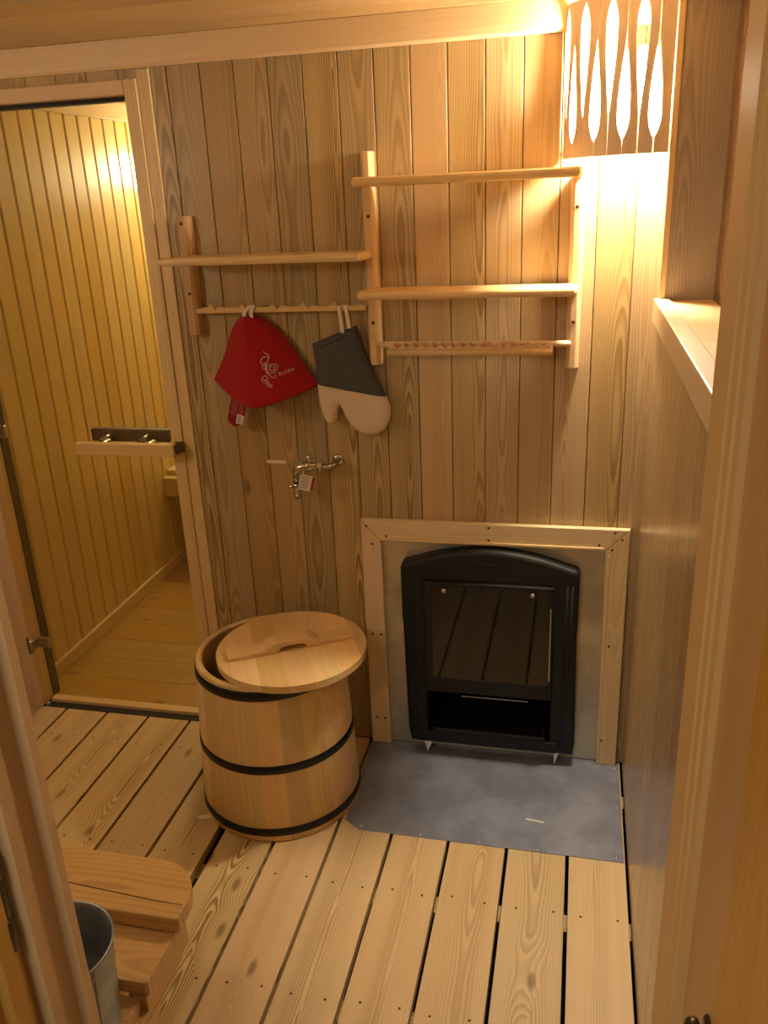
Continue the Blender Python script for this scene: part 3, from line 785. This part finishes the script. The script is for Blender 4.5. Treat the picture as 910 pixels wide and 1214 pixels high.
H3 = [tb.verts.new((x, YF, z)) for x, z in hole]; H4 = [tb.verts.new((x, 2.196, z)) for x, z in hole]
for i in range(4): tb.faces.new((H3[i], H3[(i+1) % 4], H4[(i+1) % 4], H4[i]))
ed = []
for loop in (L3, H3):
    for i in range(len(loop)):
        ed.append(tb.edges.get((loop[i], loop[(i+1) % len(loop)])))
bmesh.ops.triangle_fill(tb, use_beauty=True, edges=ed)
# drop any fill that covers the hole
for f in list(tb.faces):
    c = f.calc_center_median()
    if abs(c.y-YF) < 1e-4 and oxo0+.002 < c.x < oxo1-.002 and ozo0+.002 < c.z < ozo1-.002 and all(abs(v.co.y-YF) < 1e-4 for v in f.verts): bmesh.ops.delete(tb, geom=[f], context='FACES_ONLY')
bmesh.ops.recalc_face_normals(tb, faces=tb.faces)
b.absorb(tb, 'z', .5, 'iron'); castf = part(b, 'cast_front', 'iron', r)
b = MB()   # raised ribs along both cheeks and the small oval badge on the arch
for x0_, sgn in ((-.462, 1), (-.448, 1), (.008, -1), (-.006, -1)):
    b = MB(); b.tube([(x0_, YF, .60), (x0_+.002*sgn, YF, .40), (x0_+.006*sgn, YF, .07)], .0028, 8)
    o = b.build('rib', 'iron', castf); o.data.transform(Matrix.Translation(-Vector(r.location)))
b = MB(); b.tube([(-.243+.040*math.cos(a*2*PI/32), YF-.001, .650+.0085*math.sin(a*2*PI/32)) for a in range(33)], .0013, 6, cap=False)
o = b.build('badge', 'iron', castf); o.data.transform(Matrix.Translation(-Vector(r.location)))
# fire door
b = MB(); dx0, dx1, dz0, dz1 = -.409, -.043, .235, .597; gx0, gx1, gz0, gz1 = -.388, -.052, .285, .584
for bx_ in ((dx0, gx0, dz0, dz1), (gx1, dx1, dz0, dz1), (gx0, gx1, dz0, gz0), (gx0, gx1, gz1, dz1)):
    b.box(bx_[0], bx_[1], YF-.012, YF+.012, bx_[2], bx_[3], 'z', .0012)
for zz in (.33, .53): b.tube([(dx0-.004, YF-.008, zz-.014), (dx0-.004, YF-.008, zz+.014)], .005, 10)
fd = part(b, 'fire_door', 'iron', r)
def sub2(mb, name, mat, par, label=None):
    s = mb.build(name, mat, par); s.data.transform(Matrix.Translation(-Vector(r.location)))
    if label: s['label'] = label
    return s
b = MB(); b.box(gx0-.002, gx1+.002, YF-.011, YF-.006, gz0-.002, gz1+.002, 'z'); sub2(b, 'glass_pane', 'fireglass', fd, 'dark heat-proof glass')
for x in (-.352, -.101):
    b = MB(); b.lathe([(0, -.004), (.005, -.004), (.007, -.002), (.007, 0)], (x, YF-.0115, .572), 14, axis='y'); sub2(b, 'glass_clamp', 'screwlight', fd)
b = MB(); b.box(-.0515, -.0475, YF-.018, YF-.0115, .303, .535, 'z', .0008); sub2(b, 'door_grip', 'steel', fd, 'bright steel strip')
# firebox wall behind the door and ash opening
b = MB()
b.box(oxo0+.0005, oxo1-.0005, YF+.013, YF+.016, .2365, .5995, 'z')
b.box(oxo0, oxo0+.002, YF+.013, 2.46, .085, .232, 'z'); b.box(oxo1-.002, oxo1, YF+.013, 2.46, .085, .232, 'z')
b.box(oxo0, oxo1, YF+.004, 2.46, .083, .086, 'x'); b.box(oxo0, oxo1, YF-.002, 2.46, .230, .2345, 'x'); b.box(oxo0, oxo1, 2.455, 2.46, .086, .236, 'x')
part(b, 'ash_chamber', 'ironin', r)
b = MB(); tx0, tx1 = -.392, -.058
b.box(tx0, tx1, YF-.006, YF-.002, .089, .101, 'x', .001); b.box(tx0, tx1, YF-.002, 2.42, .088, .091, 'x'); b.box(tx0, tx0+.003, YF-.002, 2.42, .091, .118, 'y'); b.box(tx1-.003, tx1, YF-.002, 2.42, .091, .118, 'y')
b.box(tx0, tx1, 2.417, 2.42, .091, .14, 'x')
part(b, 'ash_tray', 'ironin', r)
b = MB(); b.box(-.31, -.11, YF+.030, YF+.033, .196, .199, 'x', .0005); part(b, 'damper_slide', 'steel', r, 'thin steel edge above the ash tray')
b = MB(); b.box(-.43, -.02, YF-.004, 2.19, .046, .083, 'x', .003); part(b, 'lip', 'iron', r)
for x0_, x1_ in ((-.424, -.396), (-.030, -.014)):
    b = MB(); b.prism([(x0_, .048), (x1_, .048), ((x0_+x1_)/2-.004, .004)], YF+.002, YF+.004, 'y', 'z'); part(b, 'glint_tab', 'paper', r, 'small white pointed tab standing for a light reflection under the stove front')  # white tabs added to stand for light reflected below the stove front

# floor sheet
b = MB(); b.prism([(-.598, 2.195), (.163, 2.195), (.163, 1.783), (-.543, 1.783), (-.588, 1.815)], .0008, .0026, 'z', 'x', bev=.0005)
r = root('hearth_plate', 'bluish grey sheet-metal plate screwed to the floor in front of the stove', 'floor plate', (-.2, 1.98, 0))
part(b, 'plate', 'plate', r)
for (x, y) in ((.150, 2.165), (.150, 1.993), (.145, 1.80), (-.057, 1.793), (-.214, 1.793), (-.373, 1.793), (-.540, 1.80), (-.588, 1.99), (-.30, 2.17), (-.15, 2.17)):
    bb = MB(); bb.lathe([(0, .0048), (.0035, .0042), (.005, .0026)], (x, y, 0), 12); part(bb, 'screw', 'screwlight', r)
bb = MB(); bb.box(-.02, .03, -.0022, .0022, .0027, .0032, 'x', 0, .5, 'paper', mtx=Matrix.Translation((-.075, 1.90, 0)) @ Matrix.Rotation(-.12, 4, 'Z')); part(bb, 'scratch', 'paper', r)

# ------------------------------------------------------------------ wooden tub and its lid
TX, TY, RB, RT, TH = -.808, 1.921, .230, .205, .472
r = root('wooden_tub', 'wooden stave tub with three black hoops standing on the floor left of the stove', 'tub', (TX, TY, 0))
R_ = lambda z: RB+(RT-RB)*z/TH
b = MB(); ns = 22
for i in range(ns):
    a0, a1 = 2*PI*i/ns, 2*PI*(i+1)/ns
    tb = bmesh.new(); sg = 5; grid = []
    for j in range(sg+1):
        a = a0+(a1-a0)*j/sg; ca, sa = math.cos(a), math.sin(a); dr = -.0006 if j in (0, sg) else 0
        pr_ = [(R_(0)-.004, 0.), (R_(.004)+dr, .004), (R_(TH-.005)+dr, TH-.005), (R_(TH)-.004, TH), (R_(TH)-.015, TH), (R_(TH)-.019, TH-.004), (R_(.04)-.019, .03), (R_(0)-.019, 0.)]
        grid.append([tb.verts.new((TX+q*ca, TY+q*sa, z)) for q, z in pr_])
    m = 8
    for j in range(sg):
        for k2 in range(m): tb.faces.new((grid[j][k2], grid[j+1][k2], grid[j+1][(k2+1) % m], grid[j][(k2+1) % m]))
    bmesh.ops.recalc_face_normals(tb, faces=tb.faces)
    for f in tb.faces:  # inner faces get a duller wood
        c = f.calc_center_median(); f.material_index = 1 if (Vector((c.x-TX, c.y-TY)).length < R_(c.z)-.012 and c.z < TH-.006) else 0
    inner = [f.material_index for f in tb.faces]
    nf0 = len(b.bm.faces); b.mi('tub'); b.mi('inner')
    b.absorb(tb, 'z', (i*.618+.13) % 1, 'tub', True, center=(TX+R_(0)*math.cos((a0+a1)/2), TY+R_(0)*math.sin((a0+a1)/2), 0))
    b.bm.faces.ensure_lookup_table()
    for q, mi_ in enumerate(inner): b.bm.faces[nf0+q].material_index = mi_
tubo = part(b, 'staves', 'tub', r)
b = MB(); b.lathe([(0, .02), (R_(.02)-.0195, .02), (R_(.02)-.0195, .035), (0, .035)], (TX, TY, 0), 40, 'inner'); part(b, 'bottom', 'inner', r)
for z0_, h_ in ((.020, .024), (.214, .025), (TH-.039, .028)):
    b = MB(); b.lathe([(R_(z0_)+.0002, z0_), (R_(z0_)+.0022, z0_+.001), (R_(z0_+h_)+.0022, z0_+h_-.001), (R_(z0_+h_)+.0002, z0_+h_)], (TX, TY, 0), 72)
    o = part(b, 'hoop', 'hoop', r)
    if z0_ > .4:
        for da in (-2.02, -1.97, -1.88, -1.83):
            rv = MB(); a = da+.0; q = R_(z0_+.015)+.002
            rv.tube([(TX+q*math.cos(a), TY+q*math.sin(a), z0_+.015), (TX+(q+.002)*math.cos(a), TY+(q+.002)*math.sin(a), z0_+.015)], [.0032, .0018], 10)
            s = rv.build('rivet', 'hoop', o); s.data.transform(Matrix.Translation(-Vector(r.location)))
LX, LY, LR, LZ = -.737, 1.906, .205, TH+.0005
r = root('tub_lid', 'round wooden lid with a carved cross handle lying askew on the tub', 'lid', (LX, LY, LZ))
ang = math.radians(30)      # direction of the handle
b = MB(); pw = .068
def rot2(x, y, a): return (x*math.cos(a)-y*math.sin(a), x*math.sin(a)+y*math.cos(a))
pa = ang+PI/2-.06              # planks run across the handle
for i in range(-3, 4):
    u0, u1 = max((i-.5)*pw, -LR+.0005), min((i+.5)*pw, LR-.0005)
    if u1-u0 < .004: continue
    pts = []; nn = 14
    for k2 in range(nn+1):
        u = u0+(u1-u0)*k2/nn; pts.append((u, math.sqrt(LR*LR-u*u)))
    for k2 in range(nn+1):
        u = u1+(u0-u1)*k2/nn; pts.append((u, -math.sqrt(LR*LR-u*u)))
    mtx = Matrix.Translation((LX, LY, 0)) @ Matrix.Rotation(pa-PI/2, 4, 'Z')
    b.prism(pts, LZ, LZ+.020, 'z', 'y', bid=(i*.618+.4) % 1, mtx=mtx, mat='tub')
bmesh.ops.recalc_face_normals(b.bm, faces=b.bm.faces)
part(b, 'disc', 'tub', r)
b = MB(); hw = .038; mtx = Matrix.Translation((LX, LY, 0)) @ Matrix.Rotation(ang, 4, 'Z')
zt = LZ+.0205
prof = [(-.178, zt), (-.176, zt+.012), (-.075, zt+.014), (-.062, zt+.024), (-.045, zt+.030), (.045, zt+.030), (.062, zt+.024), (.075, zt+.014), (.176, zt+.012), (.178, zt), (.040, zt), (.034, zt+.012), (.02, zt+.016), (-.02, zt+.016), (-.034, zt+.012), (-.040, zt)]
b.prism(prof, -hw/2-.006, hw/2+.006, 'y', 'x', bev=.0015, bid=.4, mtx=mtx, mat='tub')
part(b, 'handle', 'tub', r)

# ------------------------------------------------------------------ stepped bench and zinc pail at lower left
r = root('slatted_bench', 'low wooden slatted bench with a rounded corner behind the left door jamb', 'bench', (-1.0, 1.05, 0))
def corner(x1, y0, y1, rc, zlo, zhi, bid, xl=-1.25, crack=False):
    pts = [(xl, y0), (x1-.004, y0), (x1, y0+.004)]
    for i in range(9): a = i/8*PI/2; pts.append((x1-rc+rc*math.cos(a), y1-rc+rc*math.sin(a)))
    pts.append((xl, y1))
    b = MB(); b.prism(pts, zlo, zhi, 'z', 'x', bev=.003, bid=bid, mat='bench', seg=2)
    if crack: b.tube([(xl, 1.128, zhi), (-1.0, 1.128, zhi), (-.93, 1.122, zhi), (-.84, 1.117, zhi), (-.76, 1.112, zhi), (-.70, 1.111, zhi)], [.0008, .0012, .0014, .0013, .0012, .0006], 6, 'screw')
    part(b, 'plank', 'bench', r)
corner(-.694, 1.077, 1.215, .095, .347, .382, .31, crack=True)
corner(-.705, .968, 1.085, .006, .312, .344, .52)
corner(-.722, .780, .966, .006, .277, .309, .74)
for xx, yy, zz in ((-.93, 1.12, .347), (-1.20, 1.12, .347), (-.93, .84, .277), (-1.20, .84, .277)):
    b = MB(); b.box(xx, xx+.04, yy, yy+.04, 0, zz, 'z', .002, None, 'bench'); part(b, 'leg', 'bench', r)
for xx in (-.745, -1.16):
    b = MB(); b.prism([(.80, .2765), (.967, .2765), (.967, .3115), (1.078, .3115), (1.078, .3465), (1.13, .3465), (1.13, .27), (.80, .215)], xx, xx+.035, 'x', 'y', mat='bench'); part(b, 'bearer', 'bench', r)

PX, PY, PZ, PR = -.80, .882, .3093, .0925
r = root('zinc_pail', 'small galvanised metal pail standing on the low bench at the lower left', 'bucket', (PX, PY, PZ))
b = MB(); b.lathe([(0, .006), (.072, .006), (.0765, 0), (.078, .003), (.079, .02), (.0895, .188), (.0905, .196), (PR+.001, .1975), (PR+.0015, .2005), (PR-.001, .2015), (.0895, .199), (.088, .188), (.0775, .02), (.0745, .010), (0, .009)], (PX, PY, PZ), 72); part(b, 'body', 'pail', r)
b = MB()
a = math.radians(-18); 
b.tube([(PX+(.0785+.0115*t)*math.cos(a), PY+(.0785+.0115*t)*math.sin(a), PZ+.006+.188*t) for t in (0, .5, 1)], .002, 8); part(b, 'seam', 'pail', r)
b = MB()
b.tube([(PX-.094, PY, PZ+.19), (PX-.105, PY-.03, PZ+.15), (PX-.085, PY-.085, PZ+.10), (PX-.03, PY-.118, PZ+.07), (PX+.02, PY-.118, PZ+.07), (PX+.068, PY-.09, PZ+.11), (PX+.089, PY-.035, PZ+.185)], .002, 8); part(b, 'bail_handle', 'steel', r)

# wood shaving by the tub
tb = bmesh.new(); pts = [(-1.010, 1.752), (-1.000, 1.762), (-.985, 1.766), (-.975, 1.780), (-.968, 1.772), (-.966, 1.757), (-.980, 1.752), (-.992, 1.745)]
b = MB(); b.prism(pts, .0006, .0022, 'z', 'x', mat='white'); thing(b, 'wood_shaving', 'white', 'tiny pale wood shaving on the floor at the base of the tub', 'wood chip', (-.985, 1.76, 0))

# ------------------------------------------------------------------ corner lamp
LCX, LCY, RX, RY = XR, YB, .229, .152
ZB, ZT = 1.697, 2.012
r = root('corner_lamp', 'lit corner wall lamp with a curved shade of wavy wooden slats', 'lamp', (.10, 2.13, 1.70))
def arc(t):        # t 0..1 from the back wall round to the right wall
    a = PI+PI/2*t; return LCX+RX*math.cos(a), LCY+RY*math.sin(a)
# equal arclength table
tab = [0.]; T_ = 400
for i in range(T_):
    p, q = arc(i/T_), arc((i+1)/T_); tab.append(tab[-1]+math.hypot(q[0]-p[0], q[1]-p[1]))
Ltot = tab[-1]
def arcs(s_):
    s_ = max(0, min(Ltot, s_)); lo = 0
    import bisect
    lo = min(T_-1, max(0, bisect.bisect_left(tab, s_)-1)); f = (s_-tab[lo])/(tab[lo+1]-tab[lo]) if tab[lo+1] > tab[lo] else 0
    return arc((lo+f)/T_)
NS = 9; sw = (Ltot-.004)/NS
def gap(seam, z):   # half width of the cut-out on a seam at height z
    if seam in (0, NS): return .0
    h = (z-ZB)/(ZT-ZB)
    q = (h-.25)/.717 if seam % 2 else (.74-h)/.64
    if q <= 0 or q >= 1: return .0
    return .0128*(math.sin(PI/2*q/.78)**1.15 if q < .78 else math.cos(PI/2*(q-.78)/.22)**.75)
for i in range(NS):
    tb = bmesh.new(); nz = 60; rows = []
    for j in range(nz+1):
        z = ZB+(ZT-ZB)*j/nz; s0 = i*sw+.0004+gap(i, z)+.002; s1 = (i+1)*sw-.0004-gap(i+1, z)+.002
        row = []
        for k2 in range(4):
            x, y = arcs(s0+(s1-s0)*k2/3); nx, ny = (x-LCX)/RX**2, (y-LCY)/RY**2; l = math.hypot(nx, ny)
            row.append((tb.verts.new((x, y, z)), tb.verts.new((x-nx/l*.004, y-ny/l*.004, z))))
        rows.append(row)
    for j in range(nz):
        A_, B_ = rows[j], rows[j+1]
        for k2 in range(3):
            tb.faces.new((A_[k2][0], A_[k2+1][0], B_[k2+1][0], B_[k2][0])); tb.faces.new((A_[k2][1], A_[k2+1][1], B_[k2+1][1], B_[k2][1]))
        for e in (0, 3): tb.faces.new((A_[e][0], B_[e][0], B_[e][1], A_[e][1]))
    for row in (rows[0], rows[-1]):
        for k2 in range(3): tb.faces.new((row[k2][0], row[k2+1][0], row[k2+1][1], row[k2][1]))
    bmesh.ops.recalc_face_normals(tb, faces=tb.faces)
    b = MB(); b.absorb(tb, 'z', None, 'shade'); part(b, 'shade_slat', 'shade', r)
for z in (ZB+.018, ZT-.014):
    b = MB(); pts = [(LCX+(RX-.008)*math.cos(PI+PI/2*t/24), LCY+(RY-.008)*math.sin(PI+PI/2*t/24), z) for t in range(25)]
    b.tube(pts, .0035, 6); part(b, 'shade_hoop', 'shade', r)
b = MB(); b.box(.077, .147, 2.176, 2.1985, 1.80, 1.92, 'z', .003); b.tube([(.112, 2.176, 1.905), (.112, 2.150, 1.905), (.112, 2.140, 1.893), (.112, 2.140, 1.879)], .016, 16); part(b, 'socket', 'paper', r, 'white bulb socket')
b = MB(); b.lathe([(.014, .045), (.018, .032), (.032, .010), (.040, -.014), (.038, -.034), (.027, -.051), (.012, -.060), (0, -.061)], (.112, 2.140, 1.835), 28); part(b, 'bulb', 'bulb', r, 'glowing bulb')

# ------------------------------------------------------------------ light
def light(kind, name, loc, energy, col, size=.1, rot=None, size_y=None):
    l = bpy.data.lights.new(name, kind); l.energy = energy; l.color = col
    if kind == 'AREA':
        l.size = size
        if size_y: l.shape = 'RECTANGLE'; l.size_y = size_y
    else: l.shadow_soft_size = size
    o = bpy.data.objects.new(name, l); C.objects.link(o); o.location = loc
    if rot: o.rotation_euler = rot
    return o
light('POINT', 'steam_room_lamp', (-1.66, 3.87, 1.80), 20, (1., .90, .58), .05)
light('POINT', 'left_wall_lamp', (-1.80, .95, 1.72), 9, (1., .88, .68), .06)
light('AREA', 'hall_ceiling_lamp', (-.60, -.30, 2.0), 12, (1., .90, .72), .35)
w = bpy.data.worlds.new('World'); bpy.context.scene.world = w; w.use_nodes = True
w.node_tree.nodes['Background'].inputs[0].default_value = (1., .88, .70, 1); w.node_tree.nodes['Background'].inputs[1].default_value = .10

# ------------------------------------------------------------------ camera
cam = bpy.data.cameras.new('camera'); co = bpy.data.objects.new('camera', cam); C.objects.link(co)
cam.sensor_fit = 'VERTICAL'; cam.sensor_height = 36; cam.lens = 994.72/1214*36; cam.clip_start = .02
R3 = Matrix(((.97483105, -.03875671, .21955032), (.21891302, .35283749, -.90971578), (-.042208, .93488161, .35244129)))
co.matrix_world = Matrix.Translation((0, 0, 1.635)) @ R3.to_4x4()
bpy.context.scene.camera = co
sc = bpy.context.scene
sc.view_settings.view_transform = 'Standard'; sc.view_settings.look = 'None'; sc.view_settings.gamma = 1
sc.view_settings.use_curve_mapping = False; sc.view_settings.exposure = 0.0
